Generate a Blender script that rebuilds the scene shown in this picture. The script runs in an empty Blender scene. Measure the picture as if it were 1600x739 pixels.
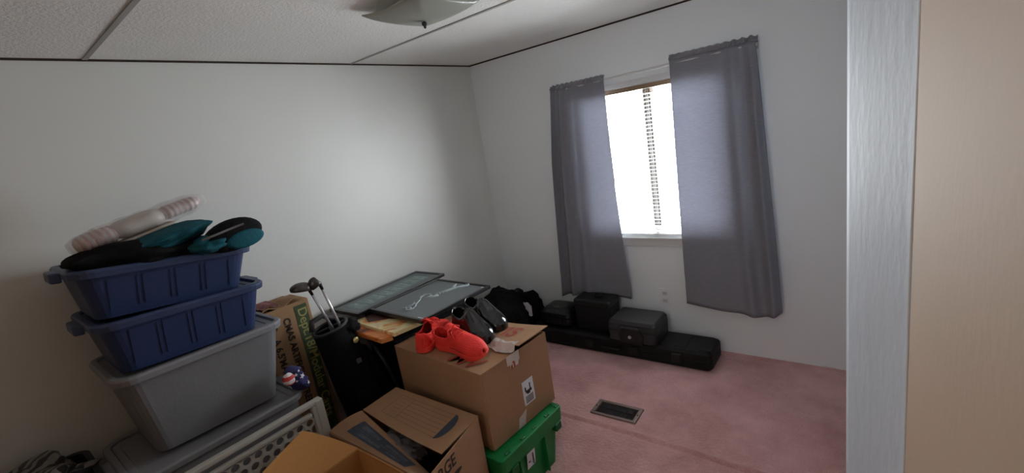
import bpy, bmesh, math, random
from mathutils import Matrix, Vector, noise
random.seed(7)
S = bpy.context.scene
C = S.collection
PI = math.pi

# ------------------------------------------------------------------ camera, exposure, world, lights
CAM_H = 1.56
cd = bpy.data.cameras.new('camera'); cam = bpy.data.objects.new('camera', cd); C.objects.link(cam)
cd.sensor_width = 36; cd.lens = 715 / 1600 * 36; cd.clip_start = 0.01
RX = Vector((0.78072168823725, 0.6048542981949697, -0.15692330442304828))
RY = Vector((-0.014259350345822833, 0.2683052267184495, 0.9632284133284672))
RZ = Vector((0.6247161887158786, -0.7497756886366962, 0.21809653891264488))
cam.matrix_world = Matrix(((RX[0], RY[0], RZ[0], 0), (RX[1], RY[1], RZ[1], 0), (RX[2], RY[2], RZ[2], CAM_H), (0, 0, 0, 1)))
S.camera = cam
vs = S.view_settings
vs.view_transform = 'Standard'; vs.look = 'None'; vs.gamma = 1; vs.use_curve_mapping = False
vs.exposure = 0.0
S.cycles.use_denoising = True
S.cycles.max_bounces = 14; S.cycles.diffuse_bounces = 8; S.cycles.transparent_max_bounces = 16
S.cycles.sample_clamp_indirect = 6
S.cycles.caustics_reflective = False; S.cycles.caustics_refractive = False

w = bpy.data.worlds.new('sky'); S.world = w; w.use_nodes = True
bg = w.node_tree.nodes['Background']
bg.inputs[0].default_value = (0.91, 0.965, 1.0, 1); bg.inputs[1].default_value = 55.0

def area(name, loc, rot, sx, sy, power, col, portal=False):
    l = bpy.data.lights.new(name, 'AREA'); l.shape = 'RECTANGLE'; l.size = sx; l.size_y = sy
    l.energy = power; l.color = col
    o = bpy.data.objects.new(name, l); o.location = loc; o.rotation_euler = rot; C.objects.link(o)
    if portal: l.cycles.is_portal = True
    return o
area('window_portal', (-1.125, 2.99, 1.235), (-PI/2, 0, 0), 0.9, 1.05, 1, (1, 1, 1), True)
# dim warm fill added behind the photographer to lift the window wall
fill = area('rear_fill', (-0.62, -0.70, 1.5), (math.radians(88), 0, math.radians(2)), 0.8, 1.0, 3.0, (1.0, 0.96, 0.91))
fill.data.spread = math.radians(96)

# ------------------------------------------------------------------ materials
def lin(c): return tuple(((v/255)/12.92 if v/255 <= .04045 else ((v/255+.055)/1.055)**2.4) for v in c) + (1,)
MATS = {}
def mat(name, rgb, rough=.6, spec=.5, metal=0, bump=0, bscale=60, var=0, vscale=5, sheen=0, trans=0, coat=0, stretch=None):
    if name in MATS: return MATS[name]
    m = bpy.data.materials.new(name); m.use_nodes = True; nt = m.node_tree; b = nt.nodes['Principled BSDF']
    c = lin(rgb)
    b.inputs['Base Color'].default_value = c; b.inputs['Roughness'].default_value = rough
    b.inputs['Specular IOR Level'].default_value = spec; b.inputs['Metallic'].default_value = metal
    b.inputs['Sheen Weight'].default_value = sheen; b.inputs['Coat Weight'].default_value = coat
    tc = nt.nodes.new('ShaderNodeTexCoord'); mp = nt.nodes.new('ShaderNodeMapping')
    nt.links.new(tc.outputs['Object'], mp.inputs[0])
    if stretch: mp.inputs['Scale'].default_value = stretch
    if var:
        n = nt.nodes.new('ShaderNodeTexNoise'); n.inputs['Scale'].default_value = vscale; n.inputs['Detail'].default_value = 6
        nt.links.new(mp.outputs[0], n.inputs[0])
        r = nt.nodes.new('ShaderNodeValToRGB'); r.color_ramp.elements[0].position = .3; r.color_ramp.elements[1].position = .7
        r.color_ramp.elements[0].color = tuple(max(0, v*(1-var)) for v in c[:3])+(1,)
        r.color_ramp.elements[1].color = tuple(min(1, v*(1+var)) for v in c[:3])+(1,)
        nt.links.new(n.outputs[0], r.inputs[0]); nt.links.new(r.outputs[0], b.inputs['Base Color'])
    if bump:
        n = nt.nodes.new('ShaderNodeTexNoise'); n.inputs['Scale'].default_value = bscale; n.inputs['Detail'].default_value = 4
        nt.links.new(mp.outputs[0], n.inputs[0])
        bp = nt.nodes.new('ShaderNodeBump'); bp.inputs['Strength'].default_value = bump; bp.inputs['Distance'].default_value = .01
        nt.links.new(n.outputs[0], bp.inputs['Height']); nt.links.new(bp.outputs[0], b.inputs['Normal'])
    if trans:
        out = nt.nodes['Material Output']; t = nt.nodes.new('ShaderNodeBsdfTranslucent'); mx = nt.nodes.new('ShaderNodeMixShader')
        t.inputs[0].default_value = c; mx.inputs[0].default_value = trans
        nt.links.new(b.outputs[0], mx.inputs[1]); nt.links.new(t.outputs[0], mx.inputs[2]); nt.links.new(mx.outputs[0], out.inputs[0])
    MATS[name] = m
    return m

M_wall = mat('wall_paint', (219, 220, 216), .40, .32, bump=.12, bscale=9, var=.015, vscale=3)
M_wallB = mat('wall_paint_matt', (236, 241, 244), .55, .4, bump=.15, bscale=14)
M_ceil = mat('ceiling_paint', (231, 230, 227), .8, .2, bump=.35, bscale=90, var=.02, vscale=4)
M_batten = mat('ceiling_batten', (158, 155, 150), .6, .3)
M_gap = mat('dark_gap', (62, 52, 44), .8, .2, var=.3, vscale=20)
M_beige = mat('beige_paint', (172, 146, 122), .7, .3, bump=.06, bscale=70)
M_strip = mat('glossy_white_enamel', (200, 208, 218), .58, .22, bump=.14, bscale=45, stretch=(1, 1, .35), var=.03, vscale=9)
M_white = mat('white_plastic', (236, 238, 240), .4, .5)
M_trimw = mat('white_window_trim', (210, 210, 210), .45)
M_frame = mat('bronze_window_frame', (70, 66, 62), .4, .5, metal=.3)
M_brass = mat('brown_headrail', (128, 106, 82), .5)
M_blind = mat('blind_slat', (232, 232, 230), .5, trans=.25)
M_black = mat('black_plastic', (24, 24, 26), .42, .4, bump=.1, bscale=150)
M_blackr = mat('black_rough_plastic', (19, 19, 21), .6, .3, bump=.3, bscale=120)
M_blackf = mat('black_fabric', (15, 15, 18), .9, .2, bump=.5, bscale=40, var=.2, vscale=12)
M_char = mat('charcoal_plastic', (48, 48, 50), .5, .4, bump=.08, bscale=150)
M_gtote = mat('grey_tote_plastic', (120, 121, 125), .5, .4, bump=.06, bscale=80)
M_gtoter = mat('grey_tote_rim', (132, 133, 138), .45, .4)
M_btote = mat('blue_tote_plastic', (38, 54, 92), .45, .4, bump=.05, bscale=80)
M_btoter = mat('blue_tote_rim', (52, 66, 98), .42, .4)
M_green = mat('green_container_plastic', (10, 118, 58), .45, .4)
M_greend = mat('green_container_dark', (6, 92, 44), .5, .4)  # darker green of the hinge knuckles and corner grips
M_card = mat('kraft_cardboard', (158, 122, 92), .85, .2, bump=.1, bscale=60, var=.06, vscale=6)
M_cardin = mat('warm_cardboard', (178, 128, 76), .85, .2, bump=.1, bscale=60, var=.06, vscale=6)
M_cardt = mat('tree_box_cardboard', (160, 126, 94), .85, .2, bump=.1, bscale=60, var=.05, vscale=6)
M_tape = mat('packing_tape', (205, 190, 180), .2, .6, bump=.5, bscale=80)
M_paper = mat('white_label_paper', (225, 226, 230), .6)
M_ink = mat('black_ink', (42, 34, 30), .7)
M_inkred = mat('red_ink', (150, 62, 44), .7)
M_navy = mat('navy_print', (52, 60, 72), .7, var=.1, vscale=30)
M_line = mat('faded_brown_print', (120, 94, 70), .8)
M_lineblue = mat('pale_print', (110, 112, 116), .8)
M_greenp = mat('dark_green_print', (62, 78, 50), .8, var=.08, vscale=10)
M_yel = mat('yellow_green_print', (158, 150, 92), .8)
M_chrome = mat('chrome', (215, 215, 220), .22, .6, metal=.6)
M_darkmet = mat('dark_club_metal', (92, 86, 84), .3, .5, metal=.7)
M_red = mat('coral_red_mesh', (236, 58, 50), .7, .3, bump=.4, bscale=160, var=.06, vscale=20)
M_redsole = mat('coral_red_sole', (228, 66, 54), .6, .3)
M_soled = mat('grey_sole', (92, 70, 66), .7)
M_redin = mat('dark_red_lining', (130, 34, 34), .85)
M_leath = mat('black_leather', (16, 16, 17), .16, .6, coat=.5, bump=.06, bscale=60)
M_lining = mat('shoe_lining', (70, 52, 42), .8)
M_teal = mat('teal_fabric', (24, 84, 96), .8, .2, bump=.3, bscale=70, var=.15, vscale=20)
M_plast = mat('ivory_plastic_sleeve', (206, 200, 190), .4)
M_frameb = mat('black_picture_frame', (26, 26, 28), .3, .5)
M_mat = mat('grey_mat_board', (112, 117, 120), .6)
M_chalk = mat('pale_drawing', (168, 180, 184), .7)
M_tile = mat('grey_green_print', (112, 132, 130), .35, var=.35, vscale=45)
M_tilew = mat('pale_green_print', (160, 178, 174), .4)
M_latt = mat('off_white_lattice_plastic', (176, 174, 166), .5)
M_vent = mat('brown_metal_vent', (126, 108, 98), .45, .5, metal=.4)
M_ventd = mat('dark_duct', (36, 33, 32), .7)
M_gold = mat('pale_gold_badge', (235, 220, 150), .3, metal=.4)
M_greyl = mat('worn_grey_label', (90, 84, 82), .6)

def glassy(name, rgb, alpha, rough=.05):
    m = bpy.data.materials.new(name); m.use_nodes = True; nt = m.node_tree; out = nt.nodes['Material Output']
    t = nt.nodes.new('ShaderNodeBsdfTransparent'); t.inputs[0].default_value = (1, 1, 1, 1)
    b = nt.nodes['Principled BSDF']; b.inputs['Base Color'].default_value = lin(rgb); b.inputs['Roughness'].default_value = rough
    mx = nt.nodes.new('ShaderNodeMixShader'); mx.inputs[0].default_value = alpha
    nt.links.new(t.outputs[0], mx.inputs[1]); nt.links.new(b.outputs[0], mx.inputs[2]); nt.links.new(mx.outputs[0], out.inputs[0])
    return m
M_glass = glassy('window_glass', (230, 235, 235), .05)
M_wrap = glassy('clear_wrap', (225, 220, 222), .28, .12)
M_bagp = glassy('clear_bag', (150, 150, 155), .4, .15)
M_shade = mat('frosted_glass_shade', (176, 178, 168), .35, .5, trans=.3)

def m_carpet():
    m = mat('mauve_carpet', (176, 126, 126), .95, .1); nt = m.node_tree; b = nt.nodes['Principled BSDF']
    tc = nt.nodes.new('ShaderNodeTexCoord')
    n1 = nt.nodes.new('ShaderNodeTexNoise'); n1.inputs['Scale'].default_value = 2.6; n1.inputs['Detail'].default_value = 8; n1.inputs['Roughness'].default_value = .65
    n2 = nt.nodes.new('ShaderNodeTexNoise'); n2.inputs['Scale'].default_value = 220
    r = nt.nodes.new('ShaderNodeValToRGB'); e = r.color_ramp.elements
    e[0].position = .32; e[0].color = lin((190, 140, 138)); e[1].position = .68; e[1].color = lin((232, 184, 182))
    mx = nt.nodes.new('ShaderNodeMixRGB'); mx.blend_type = 'OVERLAY'; mx.inputs[0].default_value = .35
    for n in (n1, n2): nt.links.new(tc.outputs['Object'], n.inputs[0])
    nt.links.new(n1.outputs[0], r.inputs[0]); nt.links.new(r.outputs[0], mx.inputs[1]); nt.links.new(n2.outputs[0], mx.inputs[2])
    nt.links.new(mx.outputs[0], b.inputs['Base Color'])
    n3 = nt.nodes.new('ShaderNodeTexNoise'); n3.inputs['Scale'].default_value = 60; n3.inputs['Detail'].default_value = 6
    nt.links.new(tc.outputs['Object'], n3.inputs[0])
    bp = nt.nodes.new('ShaderNodeBump'); bp.inputs['Strength'].default_value = .6; bp.inputs['Distance'].default_value = .02
    nt.links.new(n3.outputs[0], bp.inputs['Height']); nt.links.new(bp.outputs[0], b.inputs['Normal'])
    b.inputs['Sheen Weight'].default_value = .3
    return m
M_carpet = m_carpet()

def m_curtain():
    m = bpy.data.materials.new('grey_woven_curtain'); m.use_nodes = True; nt = m.node_tree; b = nt.nodes['Principled BSDF']; out = nt.nodes['Material Output']
    tc = nt.nodes.new('ShaderNodeTexCoord'); mp = nt.nodes.new('ShaderNodeMapping'); mp.inputs['Scale'].default_value = (40, 40, 420)
    n = nt.nodes.new('ShaderNodeTexNoise'); n.inputs['Scale'].default_value = 1.0; n.inputs['Detail'].default_value = 3
    nt.links.new(tc.outputs['Object'], mp.inputs[0]); nt.links.new(mp.outputs[0], n.inputs[0])
    r = nt.nodes.new('ShaderNodeValToRGB'); r.color_ramp.elements[0].position = .3; r.color_ramp.elements[1].position = .7
    r.color_ramp.elements[0].color = lin((152, 153, 161)); r.color_ramp.elements[1].color = lin((164, 165, 174))
    nt.links.new(n.outputs[0], r.inputs[0]); nt.links.new(r.outputs[0], b.inputs['Base Color'])
    b.inputs['Roughness'].default_value = .75; b.inputs['Specular IOR Level'].default_value = .25
    bp = nt.nodes.new('ShaderNodeBump'); bp.inputs['Strength'].default_value = .25; bp.inputs['Distance'].default_value = .004
    nt.links.new(n.outputs[0], bp.inputs['Height']); nt.links.new(bp.outputs[0], b.inputs['Normal'])
    t = nt.nodes.new('ShaderNodeBsdfTranslucent'); nt.links.new(r.outputs[0], t.inputs[0])
    mx = nt.nodes.new('ShaderNodeMixShader'); mx.inputs[0].default_value = .34
    nt.links.new(b.outputs[0], mx.inputs[1]); nt.links.new(t.outputs[0], mx.inputs[2]); nt.links.new(mx.outputs[0], out.inputs[0])
    return m
M_curt = m_curtain()

def m_stops(name, stops, scale, kind='NOISE', rough=.5, stretch=(1, 1, 1), detail=5, dist=0):
    m = bpy.data.materials.new(name); m.use_nodes = True; nt = m.node_tree; b = nt.nodes['Principled BSDF']
    tc = nt.nodes.new('ShaderNodeTexCoord'); mp = nt.nodes.new('ShaderNodeMapping'); mp.inputs['Scale'].default_value = stretch
    nt.links.new(tc.outputs['Object'], mp.inputs[0])
    if kind == 'NOISE':
        n = nt.nodes.new('ShaderNodeTexNoise'); n.inputs['Scale'].default_value = scale; n.inputs['Detail'].default_value = detail; n.inputs['Distortion'].default_value = dist
    else:
        n = nt.nodes.new('ShaderNodeTexWave'); n.inputs['Scale'].default_value = scale; n.inputs['Distortion'].default_value = dist; n.bands_direction = kind
    nt.links.new(mp.outputs[0], n.inputs[0])
    r = nt.nodes.new('ShaderNodeValToRGB'); r.color_ramp.elements.remove(r.color_ramp.elements[1])
    for i, (p, c) in enumerate(stops):
        e = r.color_ramp.elements[0] if i == 0 else r.color_ramp.elements.new(p)
        e.position = p; e.color = lin(c)
    nt.links.new(n.outputs[0], r.inputs[0]); nt.links.new(r.outputs[0], b.inputs['Base Color']); b.inputs['Roughness'].default_value = rough
    return m
M_art = m_stops('marbled_cream_art', [(.25, (170, 76, 34)), (.36, (250, 176, 100)), (.46, (255, 238, 180)), (.6, (253, 240, 192)), (.72, (240, 146, 74))], 5.5, dist=1.6)
M_artside = m_stops('orange_canvas_edge', [(.3, (110, 46, 20)), (.45, (214, 112, 40)), (.6, (236, 160, 88)), (.75, (160, 70, 28))], 9, stretch=(1, 1, 4), dist=1)
M_pink = m_stops('pink_white_stripe', [(.35, (188, 152, 152)), (.6, (214, 204, 198))], 16, kind='Y', dist=1.2)
M_plaid = m_stops('grey_plaid_fabric', [(.4, (52, 50, 50)), (.55, (140, 136, 130))], 14, kind='DIAGONAL', dist=4)
M_flag = mat('navy_flag_fabric', (44, 44, 92), .85, bump=.4, bscale=30, var=.2, vscale=10)
M_redcloth = m_stops('red_white_cloth', [(.45, (200, 60, 62)), (.52, (224, 214, 214))], 9, kind='Z', dist=1)
M_smudge = m_stops('smudged_wall', [(.0, (200, 160, 152)), (1, (205, 175, 168))], 3)

# ------------------------------------------------------------------ mesh helpers
def split(name, bm, m, parent, tol=0, **k):
    # every loose piece becomes a part of its own
    bm.verts.ensure_lookup_table(); seen = set(); groups = []
    for v in bm.verts:
        if v in seen: continue
        st = [v]; seen.add(v); g = []
        while st:
            q = st.pop(); g.append(q)
            for e in q.link_edges:
                o = e.other_vert(q)
                if o not in seen: seen.add(o); st.append(o)
        groups.append(g)
    for g in groups:
        nb = bmesh.new(); mp = {v: nb.verts.new(v.co) for v in g}
        for f in {f for v in g for f in v.link_faces}: nb.faces.new([mp[v] for v in f.verts])
        obj(name, nb, m, parent, **k)
    bm.free()
def obj(name, bm, m, parent=None, smooth=False, bevel=0, solid=0, sub=0, segs=2, xf=None):
    me = bpy.data.meshes.new(name)
    bmesh.ops.recalc_face_normals(bm, faces=bm.faces)
    if xf is not None: bm.transform(xf)
    bm.to_mesh(me); bm.free()
    me.materials.append(m)
    if smooth:
        for p in me.polygons: p.use_smooth = True
    o = bpy.data.objects.new(name, me); C.objects.link(o)
    if parent: o.parent = parent
    if solid:
        d = o.modifiers.new('solid', 'SOLIDIFY'); d.thickness = abs(solid); d.offset = 1 if solid > 0 else -1
        if solid > 0: d.offset = 0
    if bevel:
        d = o.modifiers.new('bevel', 'BEVEL'); d.width = bevel; d.segments = segs; d.limit_method = 'ANGLE'; d.angle_limit = math.radians(35)
    if sub:
        d = o.modifiers.new('sub', 'SUBSURF'); d.levels = sub; d.render_levels = sub
    return o
def root(name, label, cat, loc=(0, 0, 0), rot=(0, 0, 0), group=None):
    o = bpy.data.objects.new(name, None); C.objects.link(o); o.location = loc; o.rotation_euler = rot
    o['label'] = label; o['category'] = cat
    if group: o['group'] = group
    return o
def tag(o, label, cat, group=None):
    o['label'] = label; o['category'] = cat
    if group: o['group'] = group
    return o
def struct(name, bm, m, **k):
    o = obj(name, bm, m, **k)
    if not o.parent: o['kind'] = 'structure'
    return o
def B(): return bmesh.new()
def box(bm, x0, x1, y0, y1, z0, z1):
    v = [bm.verts.new((x, y, z)) for x in (x0, x1) for y in (y0, y1) for z in (z0, z1)]
    for f in ((0, 1, 3, 2), (4, 6, 7, 5), (0, 4, 5, 1), (2, 3, 7, 6), (0, 2, 6, 4), (1, 5, 7, 3)): bm.faces.new([v[i] for i in f])
    return bm
def bx(*a): return box(B(), *a)
def prism(bm, pts, z0, z1):      # pts list of (x,y)
    a = [bm.verts.new((p[0], p[1], z0)) for p in pts]; b = [bm.verts.new((p[0], p[1], z1)) for p in pts]
    bm.faces.new(a); bm.faces.new(b)
    n = len(pts)
    for i in range(n): bm.faces.new((a[i], a[(i+1) % n], b[(i+1) % n], b[i]))
    return bm
def quad(bm, *p):
    bm.faces.new([bm.verts.new(q) for q in p]); return bm
def frame_of(d):
    d = Vector(d).normalized(); u = d.cross(Vector((0, 0, 1)))
    if u.length < 1e-3: u = Vector((1, 0, 0))
    u.normalize(); return u, d.cross(u).normalized()
def tube(bm, pts, r, n=10, closed=False):
    pts = [Vector(p) for p in pts]; rs = r if isinstance(r, (list, tuple)) else [r]*len(pts)
    rings = []; N = len(pts)
    for i, p in enumerate(pts):
        a = pts[(i-1) % N] if (closed or i > 0) else p; b = pts[(i+1) % N] if (closed or i < N-1) else p
        u, v = frame_of(b - a)
        if rings:
            pu = rings[-1][1]; u = (pu - (b-a).normalized()*pu.dot((b-a).normalized())).normalized(); v = (b-a).normalized().cross(u)
        rings.append(([bm.verts.new(p + rs[i]*(math.cos(2*PI*k/n)*u + math.sin(2*PI*k/n)*v)) for k in range(n)], u))
    m = N if closed else N-1
    for i in range(m):
        A = rings[i][0]; Bq = rings[(i+1) % N][0]
        for k in range(n): bm.faces.new((A[k], A[(k+1) % n], Bq[(k+1) % n], Bq[k]))
    if not closed: bm.faces.new(rings[0][0]); bm.faces.new(rings[-1][0])
    return bm
def loft(bm, rings, cap0=True, cap1=True):
    vs_ = [[bm.verts.new(p) for p in r] for r in rings]; n = len(rings[0])
    for a, b in zip(vs_, vs_[1:]):
        for k in range(n): bm.faces.new((a[k], a[(k+1) % n], b[(k+1) % n], b[k]))
    if cap0: bm.faces.new(vs_[0])
    if cap1: bm.faces.new(vs_[-1])
    return bm
def rrect(hx, hy, r, z, n=5, cx=0, cy=0):
    pts = []
    for sx, sy, a0 in ((1, 1, 0), (-1, 1, PI/2), (-1, -1, PI), (1, -1, 1.5*PI)):
        for i in range(n+1):
            a = a0 + i*PI/2/n; pts.append((cx+sx*(hx-r)+r*math.cos(a), cy+sy*(hy-r)+r*math.sin(a), z))
    return pts
def sheet(bm, f, nu, nv):
    g = [[bm.verts.new(f(i/nu, j/nv)) for j in range(nv+1)] for i in range(nu+1)]
    for i in range(nu):
        for j in range(nv): bm.faces.new((g[i][j], g[i+1][j], g[i+1][j+1], g[i][j+1]))
    return bm
def blob(cx, cy, cz, sx, sy, sz, amp=.15, freq=2, seed=0, lev=4, flat=None, pw=1.0, oc=2):
    bm = B(); bmesh.ops.create_icosphere(bm, subdivisions=lev, radius=1)
    for v in bm.verts:
        p = v.co.copy()
        d = 1 + amp*noise.fractal(p*freq + Vector((seed*3.1, seed, 0)), 1.1, 2.0, oc)*1.3
        d += amp*.5*math.sin(6*p.x*freq + 4*noise.noise(p*freq+Vector((seed, 0, 0))) + seed)*.35
        q = Vector((cx+p.x*sx*d, cy+p.y*sy*d, cz+(abs(p.z)**pw)*(1 if p.z > 0 else -1)*sz*d))
        if flat is not None: q.z = max(q.z, flat)
        v.co = q
    return bm
def text(body, size, origin, xdir, ydir, m, name, parent, ext=.0006, sx=1, bold=.0):
    cu = bpy.data.curves.new(name, 'FONT'); cu.body = body; cu.size = size; cu.extrude = ext; cu.offset = bold
    to = bpy.data.objects.new(name, cu); C.objects.link(to)
    dg = bpy.context.evaluated_depsgraph_get(); me = bpy.data.meshes.new_from_object(to.evaluated_get(dg))
    C.objects.unlink(to); bpy.data.objects.remove(to)
    x = Vector(xdir).normalized(); y = Vector(ydir).normalized(); z = x.cross(y)
    me.transform(Matrix(((x[0]*sx, y[0], z[0], origin[0]), (x[1]*sx, y[1], z[1], origin[1]), (x[2]*sx, y[2], z[2], origin[2]), (0, 0, 0, 1))))
    me.materials.clear(); me.materials.append(m)
    o = bpy.data.objects.new(name, me); C.objects.link(o)
    if parent: o.parent = parent
    return o

# ------------------------------------------------------------------ room
H = 2.115; XA = -2.504; YB = 2.825; XC = -0.05; YJ = 1.16; YE = .94; YK = -0.75; XR = 0.0425
WX0, WX1, WZ0, WZ1 = -1.56, -0.69, 0.745, 1.725
# floor with a low ridge where two carpet lengths meet
def fz(y):
    d = y - 1.833
    return .012*math.exp(-(d/.014)**2) - .005*math.exp(-((d+.02)/.008)**2)
ys = [YK-.1, 0, .8, 1.4, 1.7] + [1.77+.005*i for i in range(26)] + [1.93, 2.3, YB+.12]
bm = B(); rows = []
xs = [XA-.1 + i*(XC+.25-XA)/30 for i in range(31)]
for y in ys: rows.append([bm.verts.new((x, y + .006*math.sin(x*5), fz(y))) for x in xs])
for a, b in zip(rows, rows[1:]):
    for i in range(30): bm.faces.new((a[i], a[i+1], b[i+1], b[i]))
lo = [bm.verts.new((x, y, -.08)) for x, y in ((xs[0], ys[0]), (xs[-1], ys[0]), (xs[-1], ys[-1]), (xs[0], ys[-1]))]
bm.faces.new(lo)
struct('floor', bm, M_carpet, smooth=True)
struct('ceiling', bx(XA-.1, XR+.1, YK-.1, YB+.12, H, H+.06), M_ceil)
struct('wall_left', bx(XA-.1, XA, YK-.1, YB+.12, -.08, H), M_wall)
bm = B()
box(bm, XA-.0, WX0, YB, YB+.12, -.08, H); box(bm, WX1, XR+.1, YB, YB+.12, -.08, H)
box(bm, WX0, WX1, YB, YB+.12, -.08, WZ0); box(bm, WX0, WX1, YB, YB+.12, WZ1, H)
struct('wall_back', bm, M_wallB)
# partition whose painted end faces the camera, and the beige wall beside the photographer
bm = prism(B(), [(-.0545, YJ+.05), (-.0525, YJ+.012), (-.048, YJ-.008), (-.02, YJ-.075), (XR-.006, YE+.015), (XR, YE), (XR+.1, YE), (XR+.1, YB), (-.0545, YB)], 0, H)
struct('wall_right', bm, M_strip, bevel=.004)
struct('wall_hall', bx(XR+.001, XR+.1, YK, YE-.001, 0, H), M_beige)
struct('wall_front', bx(XA, XR+.1, YK-.1, YK, 0, H), M_beige)
bm = B()
tube(bm, [(XR-.0005+.0008*math.sin(z*9), YE, z) for z in [i*H/40 for i in range(41)]], .0016, 6)
struct('trim_1', bm, M_trimw)
# gaps and battens at the ceiling
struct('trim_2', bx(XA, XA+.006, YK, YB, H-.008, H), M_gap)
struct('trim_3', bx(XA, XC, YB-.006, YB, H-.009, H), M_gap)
for i, y in enumerate((.53, 1.762)):
    struct('trim_%d' % (4+i), bx(XA, XR, y-.010, y+.010, H-.004, H), M_batten, bevel=.002)
struct('baseboard_back', bx(-.24, -.17, YB-.004, YB, .004, .010), M_paper)
# faint red smudge low on the wall near the corner
# window
win = struct('window_1', B() if False else bx(WX0, WX1, YB+.1, YB+.104, WZ0, WZ1), M_glass)
bm = B()
for a in ((WX0, WX1, YB+.045, YB+.115, WZ0, WZ0+.03), (WX0, WX1, YB+.045, YB+.115, WZ1-.03, WZ1),
          (WX0, WX0+.03, YB+.045, YB+.115, WZ0, WZ1), (WX1-.03, WX1, YB+.045, YB+.115, WZ0, WZ1)): box(bm, *a)
obj('window_frame', bm, M_trimw, win, bevel=.002)
obj('mullion', bx(-1.166, -1.120, YB+.055, YB+.099, WZ0+.03, WZ1-.03), M_frame, win, bevel=.002)
obj('sash_rail', bx(-1.120, -1.096, YB+.06, YB+.098, WZ0+.03, WZ1-.03), M_trimw, win, bevel=.002)
bm = B()
for a in ((WX0-.04, WX1+.04, YB-.012, YB+.002, WZ0-.055, WZ0-.002), (WX0-.04, WX1+.04, YB-.008, YB+.002, WZ1, WZ1+.035)): obj('window_casing', bx(*a), M_trimw, win, bevel=.003)
obj('window_sill', bx(WX0-.03, WX1+.03, YB-.022, YB+.045, WZ0-.004, WZ0+.008), M_trimw, win, bevel=.003)

# blinds
bl = root('window_blind', 'white mini blind with open slats filling the window opening', 'blind', (0, YB+.022, 0))
obj('head_rail', bx(WX0+.01, WX1-.01, -.018, .016, WZ1-.03, WZ1-.002), M_brass, bl, bevel=.002)
bm = B(); z = WZ1-.062
while z > WZ0+.085:
    def f(u, v, z=z): return (WX0+.015+(WX1-WX0-.03)*u, -.0125+.025*v, z + .003*math.sin(PI*v) - .004*(v-.5))
    sheet(bm, f, 1, 4); z -= .0235
obj('slats', bm, M_blind, bl, smooth=True, solid=.0007)
for i in range(5):
    z = WZ0+.034+i*.0105; obj('bunched_slat', bx(WX0+.015, WX1-.015, -.0125, .0125, z, z+.0028), M_blind, bl)
for i in range(3):
    z = WZ1-.036-i*.009; obj('bunched_slat', bx(WX0+.015, WX1-.015, -.0125, .0125, z, z+.0025), M_brass, bl)
obj('bottom_rail', bx(WX0+.012, WX1-.012, -.0135, .0135, WZ0+.014, WZ0+.028), M_white, bl, bevel=.002)
bm = B()
for x in (WX0+.12, -1.125, WX1-.12):
    for y in (-.013, .013): tube(bm, [(x, y, WZ0+.02), (x, y, WZ1-.02)], .0007, 5)
obj('ladder_cord', bm, M_white, bl)

# curtain rod and curtains
rod = root('curtain_rod', 'slim white curtain rod above the window', 'curtain rod', (-1.12, YB, 1.785))
obj('rod', tube(B(), [(-.63, -.002, 0), (-.63, -.045, 0), (-.60, -.052, 0), (.60, -.052, .018), (.61, -.045, .018), (.61, -.002, .018)], .008, 10), M_trimw, rod, smooth=True)
for s, zz in ((-.63, 0), (.61, .018)): obj('bracket', bx(s-.012, s+.012, -.004, -.0002, zz-.022, zz+.022), M_trimw, rod, bevel=.002)

def curtain(name, label, L, Rr, bot, nf, outer, zt, seedv, flips):
    # L,R: functions v->x for left and right edge (v=0 top), bot: function u->z of the hem
    c = root(name, label, 'curtain', (0, 0, 0), group='grey curtains at the window')
    yb = YB - .046
    def amp(u): return outer(u)
    def f(u, v):
        zb = bot(u); z = zt(u) + (zb - zt(u))*v
        x = L(v) + (Rr(v)-L(v))*u
        a = amp(u)*(.35+.65*min(1, v*3))
        y = yb - .012 - a*.030*(1+math.sin(nf*2*PI*flips(u) + seedv + .5*math.sin(v*2.5))) - .008*math.sin(v*5+u*6)*v
        x += a*.006*math.cos(nf*2*PI*flips(u)+seedv)
        if v > .88: y += .006*math.sin(u*9+seedv)
        return (x, min(y, YB-.034), z)
    obj('panel', sheet(B(), f, 110, 60), M_curt, c, smooth=True, solid=.0012)
    def g(u, v):
        a = .3 + amp(u); z = zt(u) + .004 + .034*(v-.35) - (0.0 if v < .6 else .004*math.sin(u*70+seedv)*a)
        x = L(0)-.006*amp(0) + (Rr(0)-L(0)+.010)*u
        bulge = .012*math.sin(PI*min(v, .7)/.7)
        return (x, yb - .010 - bulge - a*.006*math.sin(u*95+2*math.sin(u*17)), z)
    obj('rod_pocket', sheet(B(), g, 160, 8), M_curt, c, smooth=True, solid=.0015)
    def h(u, v):
        p = Vector(f(u, .915 + .006*v)); p.y -= .0022; return p
    obj('hem_stitch', sheet(B(), h, 110, 1), M_curt, c, smooth=True)
    return c
lerp = lambda a, b, t: a+(b-a)*t
curtain('curtain', 'grey curtain left of the window with ruffled left top corner', lambda v: lerp(-1.754, -1.872, v) - .0*v, lambda v: -1.364 + (.004 if v < .45 else 0) + .045*max(0, v-.2)**1.3,
        lambda u: lerp(.303, .318, u) + .026*math.sin(PI*u)**2, 4.0, lambda u: max(.12, 1.1-u*1.9), lambda u: 1.797, .6, lambda u: u**.75)
curtain('curtain', 'wide grey curtain right of the window, hanging lower at its right side', lambda v: lerp(-.945, -.955, v), lambda v: lerp(-.502, -.412, v**.8),
        lambda u: (lerp(.326, .290, u/.8) if u < .8 else lerp(.290, .335, (u-.8)/.2)), 3.2, lambda u: max(.08, u*2.2-1.05), lambda u: 1.820, 2.4, lambda u: u**1.6)

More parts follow.
